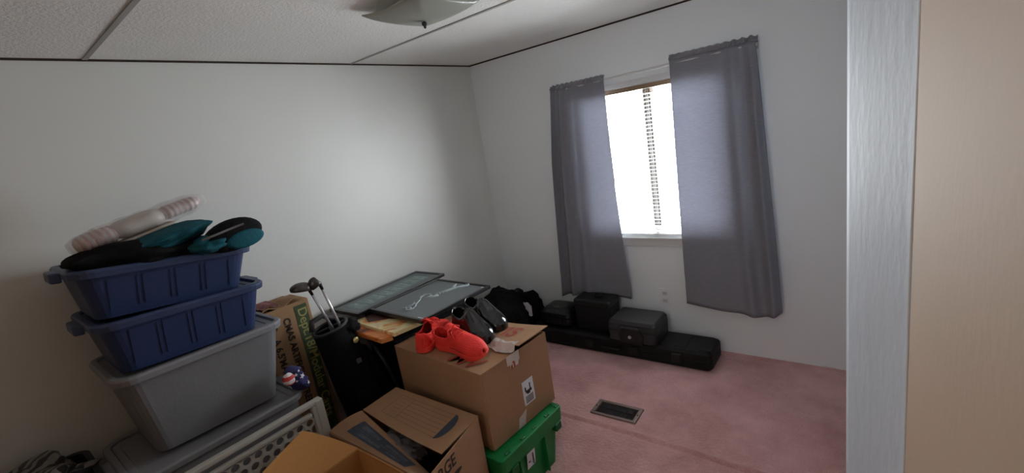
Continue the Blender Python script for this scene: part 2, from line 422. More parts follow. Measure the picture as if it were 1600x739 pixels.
# outlet
ou = root('wall_outlet', 'white electrical outlet on the wall below the window', 'outlet', (-1.112, YB, .337))
obj('cover_plate', bx(-.036, .036, -.006, 0, -.058, .058), M_white, ou, bevel=.003)
for dz in (-.026, .026):
    bm = loft(B(), [[(x, -.0085, z+dz) for x, z, _ in rrect(.017, .014, .008, 0)], [(x, -.003, z+dz) for x, z, _ in rrect(.017, .014, .008, 0)]])
    r_ = obj('receptacle', bm, M_trimw, ou)
    bm = B()
    for dx in (-.006, .006): box(bm, dx-.001, dx+.001, -.0092, -.008, dz-.004, dz+.005)
    split('slot', bm, M_ink, r_)

# ceiling light: square bent glass shade held by a finial
cl = root('ceiling_light', 'square frosted glass ceiling light with small centre finial', 'ceiling light', (-1.42, 1.38, H))
def shade(u, v):
    x, y = (u-.5)*2, (v-.5)*2
    return (x*.165, y*.165, -.072 + .034*max(abs(x), abs(y))**2.2 + .016*x*x*y*y)
obj('glass_shade', sheet(B(), shade, 24, 24), M_shade, cl, smooth=True, solid=.004)
bm = B(); loft(bm, [[(r*math.cos(a), r*math.sin(a), z) for a in [2*PI*k/24 for k in range(24)]] for r, z in ((.07, -.001), (.07, -.02), (.05, -.03))])
obj('base_pan', bm, M_white, cl, smooth=True)
bm = B(); loft(bm, [[(r*math.cos(a), r*math.sin(a), z) for a in [2*PI*k/14 for k in range(14)]] for r, z in ((.003, -.03), (.003, -.075), (.010, -.078), (.011, -.086), (.005, -.093), (.0055, -.097), (.002, -.101))])
obj('finial', bm, M_char, cl, smooth=True)

# floor vent
ve = root('floor_vent', 'brown metal heating vent set into the pink carpet', 'vent', (-1.103, 1.968, 0), (0, 0, math.radians(2)))
bm = B()
for a in ((-.130, .130, -.066, -.048, 0, .009), (-.130, .130, .048, .066, 0, .009), (-.130, -.108, -.048, .048, 0, .009), (.108, .130, -.048, .048, 0, .009)): box(bm, *a)
obj('vent_frame', bm, M_vent, ve, bevel=.002)
obj('duct_opening', bx(-.108, .108, -.048, .048, .0012, .0022), M_ventd, ve)
bm = B()
for i in range(17):
    x = -.1 + i*.0125; quad(bm, (x-.003, -.047, .0024), (x+.003, -.047, .0072), (x+.003, .047, .0072), (x-.003, .047, .0024))
box(bm, -.108, .108, -.0015, .0015, .003, .0078)
obj('louvers', bm, M_ventd, ve, solid=.0008)
for s in (-1, 1):
    bm = B(); bmesh.ops.create_uvsphere(bm, u_segments=10, v_segments=6, radius=.004, matrix=Matrix.Translation((s*.119, 0, .009)))
    obj('screw', bm, M_ventd, ve)

# ------------------------------------------------------------------ tote stack
def tote(name, label, loc, rx, L, W, hgt, taper, m, mr, lid, ribs, rimh=.03, rad=.05, wall=.004, handles=True):
    """L along y, W along x; outer rim size L x W; open shell"""
    t = root(name, label, 'storage tote', loc, (math.radians(rx), 0, 0), group='totes stacked against the left wall')
    hx, hy = W/2, L/2; lip = .022
    outer = [rrect(hx-lip-taper, hy-lip-taper, rad*.8, .0), rrect(hx-lip-taper*.98, hy-lip-taper*.98, rad*.8, .006), rrect(hx-lip, hy-lip, rad, hgt-rimh*.7)]
    inner = [rrect(hx-lip-wall, hy-lip-wall, rad, hgt-.004), rrect(hx-lip-taper-wall, hy-lip-taper-wall, rad*.8, .006)]
    bm = loft(B(), outer + [rrect(hx-lip, hy-lip, rad, hgt-.004)] + inner)
    obj('body', bm, m, t, smooth=False, bevel=.003)
    rim = [rrect(hx-lip+.001, hy-lip+.001, rad, hgt-rimh), rrect(hx-.004, hy-.004, rad+.015, hgt-rimh), rrect(hx, hy, rad+.018, hgt-.008), rrect(hx-.006, hy-.006, rad+.012, hgt), rrect(hx-lip-.003, hy-lip-.003, rad-.003, hgt), rrect(hx-lip-.003, hy-lip-.003, rad-.003, hgt-.012)]
    obj('rim', loft(B(), rim, False, False), mr, t, smooth=False, bevel=.002)
    if ribs:
        zc0, zc1 = .03, hgt-rimh-.012
        n = ribs
        for sgn in (1, -1):
            bm = B()
            for k in range(n):
                y0 = -hy+.09 + k*(2*hy-.18)/n + .006; y1 = y0 + (2*hy-.18)/n - .012
                def P(y, z, o): 
                    fr = z/(hgt-rimh*.7); x = (hx-lip-taper) + taper*fr + o; return (sgn*x, y, z)
                for (a, b, c, d) in ((y0, y1, zc1-.006, zc1), (y0, y0+.005, zc0, zc1), (y1-.005, y1, zc0, zc1)):
                    v = [P(a, c, .0), P(b, c, .0), P(b, d, .0), P(a, d, .0)]; w_ = [P(a, c, .0022), P(b, c, .0022), P(b, d, .0022), P(a, d, .0022)]
                    vv = [bm.verts.new(q) for q in v+w_]
                    bm.faces.new(vv[4:]);
                    for i in range(4): bm.faces.new((vv[i], vv[(i+1) % 4], vv[4+(i+1) % 4], vv[4+i]))
            obj('side_relief', bm, m, t)
    if handles:
        for sgn in (-1, 1):
            pts = [(-.075, hy*sgn-.004*sgn), (-.06, hy*sgn+.026*sgn), (.06, hy*sgn+.026*sgn), (.075, hy*sgn-.004*sgn)]
            obj('handle', prism(B(), pts if sgn > 0 else pts[::-1], hgt-rimh-.012, hgt-.006), mr, t, bevel=.006)
    if lid:
        l = obj('lid', loft(B(), [rrect(hx-lip-.006, hy-lip-.006, rad-.006, hgt-.016), rrect(hx-lip-.006, hy-lip-.006, rad-.006, hgt-.011), rrect(hx-lip-.03, hy-lip-.03, rad-.01, hgt-.011), rrect(hx-lip-.034, hy-lip-.034, rad-.01, hgt-.015)]), mr, t)
    return t
XT = -2.225
tote('storage_tote', 'grey storage tote at the bottom of the stack, its rim just above the lattice gate', (XT, .472, 0), 0, .65, .47, .595, .03, M_gtote, M_gtoter, True, 0)
tote('storage_tote', 'large grey storage tote with plain sides under two blue totes', (XT-.015, .495, .598), -1.6, .60, .455, .345, .055, M_gtote, M_gtoter, True, 0, handles=False)
tote('storage_tote', 'blue storage tote sitting on the large grey tote', (XT+.0, .478, .942), -3.2, .57, .44, .200, .035, M_btote, M_btoter, True, 4)
tote('storage_tote', 'topmost blue storage tote, tilted, under the teal bag', (XT+.0, .462, 1.139), -6.6, .57, .44, .180, .035, M_btote, M_btoter, False, 4)

# teal and black bag on the top tote
bag = root('sports_bag', 'limp black and teal fabric bag lying in the top blue tote', 'bag', (-2.12, .48, 1.30), (math.radians(-8), 0, 0))
def blend(cx, cy, cz, *a, rot=0, **k):
    bm = blob(0, 0, 0, *a, **k); bm.transform(Matrix.Translation((cx, cy, cz)) @ Matrix.Rotation(rot, 4, 'X')); return bm
obj('bag_body', blend(-.02, -.02, .035, .15, .245, .052, amp=.16, freq=2.0, seed=2, oc=2), M_blackf, bag, smooth=True)
obj('teal_panel', blend(.0, .02, .085, .13, .150, .036, amp=.14, freq=2.0, seed=5, rot=math.radians(17), oc=2), M_teal, bag, smooth=True)
obj('teal_flap', blend(.12, .13, .05, .05, .075, .034, amp=.18, freq=2.2, seed=8, rot=math.radians(10), oc=2), M_teal, bag, smooth=True)
# rounded end pouch: black rim with teal face
def ell(n, a, b, cy, cz, x, tilt=0):
    return [(x, cy + a*math.cos(t)*math.cos(tilt) - b*math.sin(t)*math.sin(tilt), cz + a*math.cos(t)*math.sin(tilt) + b*math.sin(t)*math.cos(tilt)) for t in [2*PI*k/n for k in range(n)]]
bm = B()
prof = [(-.05, .5), (-.035, .85), (0, 1), (.025, .95), (.04, .7)]
loft(bm, [ell(28, (.112*s), .062*s, .205, .074, .12+x, math.radians(16)) for x, s in prof])
obj('end_pouch', bm, M_blackf, bag, smooth=True)
bm = B(); loft(bm, [ell(24, (.072*s), .034*s, .236, .055, .16+x, math.radians(14)) for x, s in ((-.01, .9), (.0, 1), (.006, .8))])
obj('pouch_patch', bm, M_teal, bag, smooth=True)
bm = sheet(B(), lambda u, v: (.174+.004*math.sin(u*6),   .08+.15*u, .066+.045*u + .008*v), 12, 1)
obj('strap', bm, M_greyl, bag, solid=.002)

# long pink and white package in clear wrap
pk = root('wrapped_package', 'long pink and white item in clear plastic on top of the tote stack', 'package', (-2.20, .452, 1.450), (math.radians(11.5), 0, 0))
def slab(y0, y1, hx, hz, n=16, z0=0, amp=.0):
    rings = []
    for i in range(n+1):
        t = i/n; y = lerp(y0, y1, t); e = (1-abs(2*t-1)**6*.5); k = 1+amp*math.sin(t*38)
        rings.append([(hx*e*math.cos(a)*k, y, z0+hz*e*k*math.sin(a)) for a in [2*PI*j/18 for j in range(18)]])
    return loft(B(), rings)
obj('striped_sleeve', slab(-.190, -.065, .070, .034, amp=.05), M_pink, pk, smooth=True)
obj('striped_sleeve', slab(.075, .225, .055, .027, amp=.06), M_pink, pk, smooth=True)
obj('white_band', slab(-.080, .090, .066, .036), M_plast, pk, smooth=True)
obj('backing_card', bx(-.02, .078, -.20, .10, -.042, -.034), M_plast, pk, bevel=.002)
bm = slab(-.208, .245, .080, .042, 26, amp=.04)
obj('plastic_wrap', bm, M_wrap, pk, smooth=True)

# ------------------------------------------------------------------ dark corner bottom left
bk = root('laundry_basket', 'dark basket against the left wall holding the plaid cloth', 'basket', (-2.27, -.13, 0))
bm = loft(B(), [rrect(.15, .19, .05, 0), rrect(.20, .24, .06, .60), rrect(.21, .25, .06, .61), rrect(.19, .23, .05, .61), rrect(.14, .18, .05, .02)])
obj('basket_body', bm, M_black, bk, smooth=False)
tag(obj('plaid_blanket', blob(-2.30, -.12, .61, .165, .20, .085, amp=.3, freq=2, seed=3, flat=.50), M_plaid, smooth=True), 'crumpled grey plaid blanket in the bottom left corner', 'blanket')

# ------------------------------------------------------------------ lattice gate
ga = root('lattice_gate', 'off-white plastic gate with honeycomb lattice in front of the totes', 'gate', (-1.80, 0, 0))
GY0, GY1, GZ = -.12, .762, .632
bm = B(); box(bm, -.016, .012, GY0, GY1, GZ-.022, GZ)
obj('top_rail', bm, M_latt, ga, bevel=.006)
obj('inner_rail', bx(-.010, .010, GY0, GY1-.05, GZ-.062, GZ-.045), M_latt, ga, bevel=.004)
bm = B(); box(bm, -.016, .012, GY1-.045, GY1, .0, GZ-.022); box(bm, -.022, .016, GY1-.03, GY1+.004, .0, GZ-.004)
obj('side_post', bm, M_latt, ga, bevel=.005)
obj('side_post', bx(-.016, .012, GY0-.04, GY0, 0, GZ), M_latt, ga, bevel=.005)
obj('bottom_rail', bx(-.016, .012, GY0, GY1-.045, .02, .05), M_latt, ga, bevel=.004)
bm = B(); pitch = .041; row = 0; z = GZ-.062-pitch*.5
Rh = pitch/math.sqrt(3)
while z > .30:
    y = GY1-.045-pitch*.5 - (pitch/2 if row % 2 else 0)
    while y > GY0+.02:
        o_, i_ = [], []
        for k in range(12):
            a = PI/6*k
            hexr = Rh*math.cos(PI/6)/math.cos(((a+PI/6*0) % (PI/3)) - PI/6) if True else Rh
            # pointy-top hexagon: vertices at 90 deg, so shift
            aa = a + PI/6
            hexr = Rh*math.cos(PI/6)/math.cos((a % (PI/3)) - PI/6)
            o_.append((y+hexr*math.cos(aa - 0), z+hexr*math.sin(aa - 0)))
            i_.append((y+(.0152*math.cos(aa)), z+.0160*math.sin(aa)))
        va = [bm.verts.new((.004, p, q)) for p, q in o_]; vb = [bm.verts.new((.004, p, q)) for p, q in i_]
        vc = [bm.verts.new((-.006, p, q)) for p, q in i_]; vd = [bm.verts.new((-.006, p, q)) for p, q in o_]
        for k in range(12):
            l = (k+1) % 12
            bm.faces.new((va[k], va[l], vb[l], vb[k])); bm.faces.new((vb[k], vb[l], vc[l], vc[k])); bm.faces.new((vc[k], vc[l], vd[l], vd[k]))
        y -= pitch
    z -= pitch*.866; row += 1
obj('lattice', bm, M_latt, ga)

# rolled flag fabric between the totes and the tree box
fl = root('rolled_flag', 'rolled navy cloth with white stars resting on the bottom tote rim', 'flag', (-2.02, .800, .5955))
def fc(t): return (.03*t, -.045*t, .135*t)
rings = []
for i in range(15):
    t = i/14; r = .034+.005*math.sin(t*7) + .003*math.sin(t*23)
    r *= min(1, .55+3*t, .45+4*(1-t)); c0 = fc(t)
    rings.append([(c0[0] + r*(1+.10*math.sin(3*a+t*6))*math.cos(a), c0[1] + r*(1+.10*math.sin(3*a+t*6))*math.sin(a), c0[2]) for a in [2*PI*k/24 for k in range(24)]])
obj('cloth_roll', loft(B(), rings), M_flag, fl, smooth=True)
bm = B()
for (q, t, s_, rr) in ((-.2, .75, .009, .2), (.35, .60, .015, .9), (-.5, .50, .008, .1), (.1, .33, .010, .3), (.6, .25, .012, .5), (.3, .85, .007, .2)):
    c0 = fc(t); r = .040; n0 = Vector((math.cos(q), math.sin(q), 0)); tt = Vector((-math.sin(q), math.cos(q), 0)); pc = Vector(c0)+n0*r
    vv = []
    for k in range(10):
        a = rr + 2*PI*k/10; w_ = s_ if k % 2 == 0 else s_*.42; vv.append(bm.verts.new(pc + tt*w_*math.cos(a) + Vector((0, 0, w_*math.sin(a))) - n0*.2*w_))
    c1 = bm.verts.new(pc)
    for k in range(10): bm.faces.new((c1, vv[k], vv[(k+1) % 10]))
split('star', bm, M_paper, fl)
obj('striped_fold', blob(.055, -.072, .095, .018, .024, .028, amp=.2, seed=4, lev=3), M_redcloth, fl, smooth=True)

# ------------------------------------------------------------------ artificial tree box
tb = root('tree_box', 'tall cardboard box with green band and printed lettering, standing by the wall', 'box', (-2.4, .94, 0))
# local: x +-.095 -> face at x=+.098 (world -2.302)
bm = B(); box(bm, -.095, .095, -.135, .112, 0, .905)
obj('box_body', bm, M_cardt, tb, bevel=.003)
bm = sheet(B(), lambda u, v: (-.095+.19*v, -.128+.20*u, .908+.012*math.sin(u*9)*v+.01*u*v), 12, 4)
obj('top_flap', bm, M_cardt, tb, solid=.003)
bm = sheet(B(), lambda u, v: (-.06+.14*v, -.128+.10*u, .924+.010*math.sin(u*11+1)*v), 12, 4)
obj('torn_red_paper', bm, mat('torn_red_paper', (150, 90, 92), .7, var=.4, vscale=30), tb, solid=.003)
bm = sheet(B(), lambda u, v: (.0955+.0007, lerp(.030, .096, u), lerp(.06, .885, v)), 1, 1)
obj('green_band', bm, M_greenp, tb)
X = .0968
text('Dept.18/Modular Carts', .066, (X, .046, .868), (0, 0, -1), (0, 1, 0), M_yel, 'printed_text', tb, bold=.0008)
text('CMAS ARTIFICIAL TREE', .046, (X, -.033, .845), (0, 0, -1), (0, 1, 0), M_ink, 'printed_text', tb, bold=.0012)
text('C', .046, (X, -.103, .835), (0, 0, -1), (0, 1, 0), M_ink, 'printed_letter', tb, bold=.0012)
text('A 6.5\'MACHINE', .046, (X, -.103, .76), (0, 0, -1), (0, 1, 0), M_ink, 'printed_text', tb, bold=.0012)

# ------------------------------------------------------------------ golf bag and clubs
gb = root('golf_bag', 'black golf bag leaning beside the tree box with clubs sticking out', 'golf bag', (-2.08, 1.172, 0))
ax = lambda t: Vector((-.06*t, -.125*t, .765*t))
def gring(t, r, sq=1.0, n=28):
    c = ax(t); d = (ax(1)-ax(0)).normalized(); u, v = frame_of(d)
    return [tuple(c + r*(math.cos(a)*u*sq + math.sin(a)*v)) for a in [2*PI*k/n for k in range(n)]]
bm = B(); loft(bm, [gring(.02, .105), gring(.04, .112), gring(.3, .120), gring(.6, .110), gring(.85, .095), gring(1.0, .088), gring(1.0, .078), gring(.92, .076)], True, True)
obj('bag_body', bm, M_blackf, gb, smooth=True)
bm = B(); c = gring(1.0, .085)
tube(bm, c, .008, 8, closed=True)
for s in (0, 7, 14, 21): tube(bm, [c[s], tuple(ax(1.0))], .005, 6)
obj('top_rim', bm, M_char, gb, smooth=True)
bm = B()
loft(bm, [[(p.x+.10+.03*math.cos(a)*k, p.y-.02+.07*math.sin(a)*k, p.z) for a in [2*PI*j/16 for j in range(16)]] for p, k in ((ax(.15), .7), (ax(.2), 1), (ax(.5), 1), (ax(.57), .75))])
obj('side_pocket', bm, M_blackf, gb, smooth=True)
bm = B()
loft(bm, [[(p.x+.03+.06*math.cos(a)*k, p.y+.095+.045*math.sin(a)*k, p.z) for a in [2*PI*j/16 for j in range(16)]] for p, k in ((ax(.05), .7), (ax(.10), 1), (ax(.55), 1), (ax(.72), .8), (ax(.80), .35))])
obj('ball_pocket', bm, M_blackf, gb, smooth=True)
# soft hood bunched round the bag mouth
bm = blob(0, 0, 0, .060, .055, .040, amp=.2, freq=2, seed=11, lev=4); bm.transform(Matrix.Translation(ax(.98)+Vector((.035, .075, -.01))))
obj('rain_hood', bm, M_blackf, gb, smooth=True)
bm = B(); tube(bm, [(.055, .00, .66), (.125, .02, .52), (.145, .04, .40), (.13, .04, .25), (.10, .02, .16)], .009, 8)
obj('shoulder_strap', bm, M_black, gb, smooth=True)
c = ax(.88); bm = B(); bmesh.ops.create_uvsphere(bm, u_segments=14, v_segments=8, radius=.016, matrix=Matrix.Translation((c.x+.098, c.y+.045, c.z+.01)) @ Matrix.Scale(.4, 4, (1, 0, 0)))
obj('round_badge', bm, M_gold, gb, smooth=True)
c = ax(.76); obj('square_badge', bx(c.x+.099, c.x+.107, c.y+.0, c.y+.026, c.z-.012, c.z+.012), M_greyl, gb, bevel=.002)
# hood loop at the bag mouth
c = ax(1.0); bm = B(); tube(bm, [(c.x-.04, c.y-.075, c.z), (c.x-.05, c.y-.06, c.z+.045), (c.x-.05, c.y+.0, c.z+.055), (c.x-.05, c.y+.06, c.z+.01)], .014, 8)
obj('top_handle', bm, M_char, gb, smooth=True)

g0 = Vector((-2.13, 1.10, .70))
def club(label, head, foot, size, rotz, kind):
    h = Vector(head); f = Vector(foot); t = root('golf_club', label, 'golf club', foot, group='golf clubs in the golf bag')
    obj('shaft', tube(B(), [(0, 0, 0), tuple((h-f)*.97)], [.0075, .0065], 10), M_chrome, t, smooth=True)
    hh = h-f
    obj('hosel', tube(B(), [tuple(hh*.86), tuple(hh*.98)], [.007, .009], 10), M_black, t, smooth=True)
    bm = B(); bmesh.ops.create_uvsphere(bm, u_segments=24, v_segments=14, radius=1)
    for v in bm.verts:
        x, y, z = v.co
        if z < -.35: z = -.35
        if y > .55: y = .55 + (y-.55)*.15
        v.co = (x*size[0], y*size[1], z*size[2])
    bm.transform(Matrix.Translation(hh) @ Matrix.Rotation(rotz, 4, 'Z') @ Matrix.Rotation(kind, 4, 'X') @ Matrix.Translation((0, -size[1]*.5, 0)))
    obj('club_head', bm, M_darkmet, t, smooth=True)
    return t
club('wood golf club with the large rounded dark head, nearer the tree box', (-2.13, .987, 1.000), (-2.115, 1.063, .70), (.036, .055, .030), math.radians(-12), math.radians(-8))
club('golf club with the smaller upright head, right of the larger one', (-2.10, 1.030, 1.018), (-2.085, 1.085, .70), (.023, .034, .036), math.radians(-20), math.radians(30))

# ------------------------------------------------------------------ dark upright case under the pictures
ds = root('upright_suitcase', 'bulky black upright case between golf bag and printed carton, pictures on top', 'suitcase', (-2.152, 1.582, 0))
bm = loft(B(), [rrect(.255, .20, .05, .0), rrect(.26, .205, .05, .05), rrect(.26, .205, .05, .63), rrect(.25, .195, .05, .6625)])
obj('case_body', bm, M_blackf, ds, smooth=False, bevel=.006)
for z in (.12, .58): obj('zip_piping', tube(B(), rrect(.262, .207, .05, z), .004, 6, closed=True), M_black, ds, smooth=True)
obj('front_pocket', loft(B(), [rrect(.02, .17, .015, .16, cx=.265), rrect(.02, .17, .015, .50, cx=.265)]), M_blackf, ds, bevel=.004)

# pictures
cv = root('canvas_print', 'orange and cream marbled canvas under the framed pictures', 'picture', (0, 0, 0))
cpts = [(-2.215, 1.215), (-1.835, 1.195), (-1.80, 1.375), (-1.80, 1.43), (-2.18, 1.46)]
obj('canvas', prism(B(), cpts, .690, .712), M_art, cv, bevel=.003)
bm = prism(B(), [(-2.235, 1.160), (-1.870, 1.142), (-1.845, 1.194), (-2.215, 1.214)], .672, .698)
obj('canvas_edge', bm, M_artside, cv, bevel=.004)
obj('branch_art', prism(B(), [(-2.20, 1.28), (-2.10, 1.235), (-2.09, 1.25), (-2.02, 1.31), (-1.96, 1.33), (-2.02, 1.345), (-2.1, 1.37), (-2.19, 1.40)], .7122, .7126), mat('dark_plum_print', (84, 52, 48), .6, var=.3, vscale=30), cv)
obj('backing_board', prism(B(), [(-2.22, 1.21), (-1.82, 1.19), (-1.80, 1.45), (-2.2, 1.47)], .6632, .670), M_blackr, cv)
def framed(name, label, loc, rz, rxy, sx, sy, fw, mm, fh=.02):
    t = root(name, label, 'picture', loc, (rxy[0], rxy[1], rz), 'framed pictures lying flat')
    bm = B()
    for a in ((-sx, sx, -sy, -sy+fw), (-sx, sx, sy-fw, sy), (-sx, -sx+fw, -sy+fw, sy-fw), (sx-fw, sx, -sy+fw, sy-fw)): box(bm, *a, 0, fh)
    obj('frame', bm, M_frameb, t, bevel=.002)
    obj('mat_board', bx(-sx+fw, sx-fw, -sy+fw, sy-fw, .004, fh-.006), mm, t)
    return t
sf = framed('framed_picture', 'narrow black frame with a row of grey-green letter pictures against the wall', (-2.331, 1.565, .730), math.radians(1.5), (0, 0), .138, .335, .022, M_mat)
bm = B(); bm2 = B(); random.seed(3)
for k in range(8):
    y0 = -.27 + k*.0675
    box(bm, -.07, .07, y0, y0+.062, .0142, .0148)
    for j in range(3):
        a = random.uniform(-.05, .03); b = random.uniform(.01, .05); box(bm2, a, a+random.uniform(.02, .06), y0+b-.004, y0+b+.004, .015, .0153)
    tube(bm2, [(-.05+random.uniform(0, .02), y0+.01, .0152), (.045, y0+.03+random.uniform(-.015, .02), .0152)], .0012, 4)
split('letter_picture', bm, M_tile, sf); obj('letter_strokes', bm2, M_tilew, sf)
ff = framed('framed_picture', 'larger black frame holding a pale scribbled drawing on grey', (-1.944, 1.548, .731), math.radians(-2), (0, 0), .228, .250, .016, M_mat)
bm = B()
def stroke(pts, r=.003): tube(bm, [((x-.015)*1.15+.0, (y-.03)*1.22+.02, .0145) for x, y in pts], [r*.9]+[r*1.6]*(len(pts)-2)+[r*.7], 6)
# looping figure, running diagonally
stroke([(-.02, -.13), (.0, -.115), (.03, -.135), (.045, -.12), (.04, -.10)], .004)
stroke([(-.0, -.12), (.025, -.11), (.045, -.125)], .005)
stroke([(-.01, -.10), (.0, -.085), (-.01, -.06), (-.03, -.05)], .003)
stroke([(.035, -.105), (.03, -.085), (.01, -.07), (-.005, -.045), (-.02, -.02)], .003)
stroke([(-.02, -.02), (-.045, .0), (-.05, .03), (-.03, .045), (-.005, .035), (.0, .01), (-.015, -.01)], .0035)
stroke([(.0, .01), (.02, .02), (.03, .045), (.015, .05)], .006)
for k in range(7):
    y = .045 + k*.016; stroke([(.0+.004*k, y), (.012+.004*k, y+.006), (.026+.004*k, y-.002)], .0055)
stroke([(.01, .05), (.03, .10), (.045, .15), (.06, .19)], .005)
stroke([(.03, .13), (.01, .17), (.0, .19)], .005)
stroke([(.05, .15), (.07, .165), (.085, .19), (.07, .215), (.055, .20)], .005)
obj('scribbled_drawing', bm, M_chalk, ff, smooth=True)
bm = B(); box(bm, .185, .202, .212, .226, .0142, .0146); box(bm, .16, .20, -.222, -.216, .0142, .0146)
split('corner_mark', bm, M_paper, ff)

# ------------------------------------------------------------------ green container and the printed carton
gc = root('green_container', 'green plastic crate on the carpet under the printed cardboard carton', 'crate', (-1.50, 1.328, 0), (0, 0, math.radians(-1.5)))
bm = loft(B(), [rrect(.295, .185, .02, 0), rrect(.325, .205, .02, .265), rrect(.321, .201, .02, .265), rrect(.29, .18, .02, .006)])
obj('crate_body', bm, M_green, gc)
bm = loft(B(), [rrect(.326, .206, .02, .225), rrect(.345, .215, .02, .228), rrect(.348, .218, .02, .296), rrect(.340, .211, .02, .298), rrect(.318, .198, .02, .298), rrect(.318, .198, .02, .28)], False, False)
obj('crate_rim', bm, M_green, gc, bevel=.003)
obj('crate_lid', bx(-.318, .318, -.198, .198, .285, .2935), M_green, gc)
bm = B()
for y in (-.165, -.06, .02, .115, .195): tube(bm, [(.332, y-.012, .296), (.332, y+.012, .296)], .0085, 8)
split('hinge_knuckle', bm, M_greend, gc)
bm = B()
for y in (-.17, .15): box(bm, .322, .351, y, y+.042, .195, .232)
split('corner_grip', bm, M_greend, gc, bevel=.003)
bm = B()
for y in (-.10, .08): box(bm, .305, .333, y, y+.006, .03, .226)
split('side_rib', bm, M_green, gc)
bm = sheet(B(), lambda u, v: (lerp(.3166, .3252, v)+.001, lerp(-.048, .008, u), lerp(.125, .205, v)), 1, 1)
lb = obj('paper_label', bm, M_paper, gc, solid=.0008)
bm = B()
for k in range(7): box(bm, .3235, .3262, -.012, -.004, .137+.008*k, .141+.008*k)
box(bm, .3235, .3262, -.042, -.03, .16, .163)
obj('label_print', bm, M_ink, lb)

cb = root('printed_carton', 'tall cardboard carton with red lettering on its flaps, shoes on top', 'box', (-1.515, 1.372, .299), (0, 0, math.radians(-4.0)))
hx, hy, hz = .303, .212, .352
bm = B()
for a in ((-hx, hx, -hy, -hy+.005), (-hx, hx, hy-.005, hy), (-hx, -hx+.005, -hy+.005, hy-.005), (hx-.005, hx, -hy+.005, hy-.005)): box(bm, *a, 0.001, hz-.002)
box(bm, -hx, hx, -hy, hy, 0, .004)
obj('carton_walls', bm, M_card, cb, bevel=.002)
obj('near_flap', sheet(B(), lambda u, v: (lerp(-hx, hx+.002, u), lerp(-hy, -.012, v), hz+.0 + .002*math.sin(u*5)*v), 14, 8), M_card, cb, solid=.0035)
def fflap(u, v):
    k = max(0, (u-.55)/.45)
    return (lerp(-hx, hx+.022, u) , lerp(hy+.0, .006 + .0*u - .03*math.sin(PI*u)*0, v), hz+.002 + .030*(k**1.4)*(1-.35*v) + .008*v)
obj('far_flap', sheet(B(), fflap, 24, 10), M_card, cb, solid=.0035)
t_ = text('VIS', .13, (.058, .075, hz), (1, -.02, .0), (.05, 1, 0), M_inkred, 'printed_text', cb, bold=.003, ext=0)
for v_ in t_.data.vertices:
    u_ = (v_.co.x+hx)/(2*hx+.022); w_ = (hy-v_.co.y)/(hy-.006)
    v_.co.z = fflap(u_, w_)[2] + .0034
text('MV', .12, (.075, -.196, hz+.0062), (1, -.02, 0), (.2, 1, 0), M_inkred, 'printed_text', cb, bold=.001)
def tp(u, v):
    x = lerp(-.0, hx+.001, u); k = max(0, (x-.10)/.2)
    y = lerp(-.035, .03, v) + .008*math.sin(u*14); zf = hz + .0045
    if y > 0: zf = max(zf, fflap((x+hx)/(2*hx+.022), max(0, min(1, (hy-y)/(hy-.006))))[2] + .003)
    return (x, y, zf + .002 + .0015*math.sin(u*40+v*5))
obj('tape_strip', sheet(B(), tp, 40, 6), M_tape, cb, smooth=True)
bm = sheet(B(), lambda u, v: (hx+.0025+.004*math.sin(v*3)*math.sin(u*6)+.001, lerp(-.062, .018, u), hz+.004 - .062*v*(1 if .2 < u < .9 else .7)), 12, 6)
obj('tape_end', bm, M_tape, cb, solid=.0008)
text('n', .06, (hx+.0062, -.045, hz-.058), (0, 1, 0), (0, 0, 1), M_inkred, 'tape_print', cb, bold=.002)
bm = sheet(B(), lambda u, v: (hx+.0012, lerp(.005, .078, u), lerp(hz-.305+.035, hz-.155, v)), 1, 1)
lb = obj('paper_label', bm, M_paper, cb, solid=.0008)
bm = B(); X0 = hx+.0018
for (y0, y1, z0, z1) in ((.022, .062, hz-.215, hz-.203), (.018, .026, hz-.205, hz-.185), (.050, .056, hz-.205, hz-.175), (.03, .05, hz-.222, hz-.212)): box(bm, X0, X0+.0006, y0, y1, z0, z1)
for k in range(5): box(bm, X0, X0+.0006, .016, .068, hz-.262+.007*k, hz-.2585+.007*k)
obj('label_print', bm, M_ink, lb)
obj('lower_tape', sheet(B(), lambda u, v: (hx+.0014, lerp(-.055+.01*v, -.01+.02*v, u), lerp(.004, .050+.02*u, v)), 3, 3), M_tape, cb, solid=.0008)

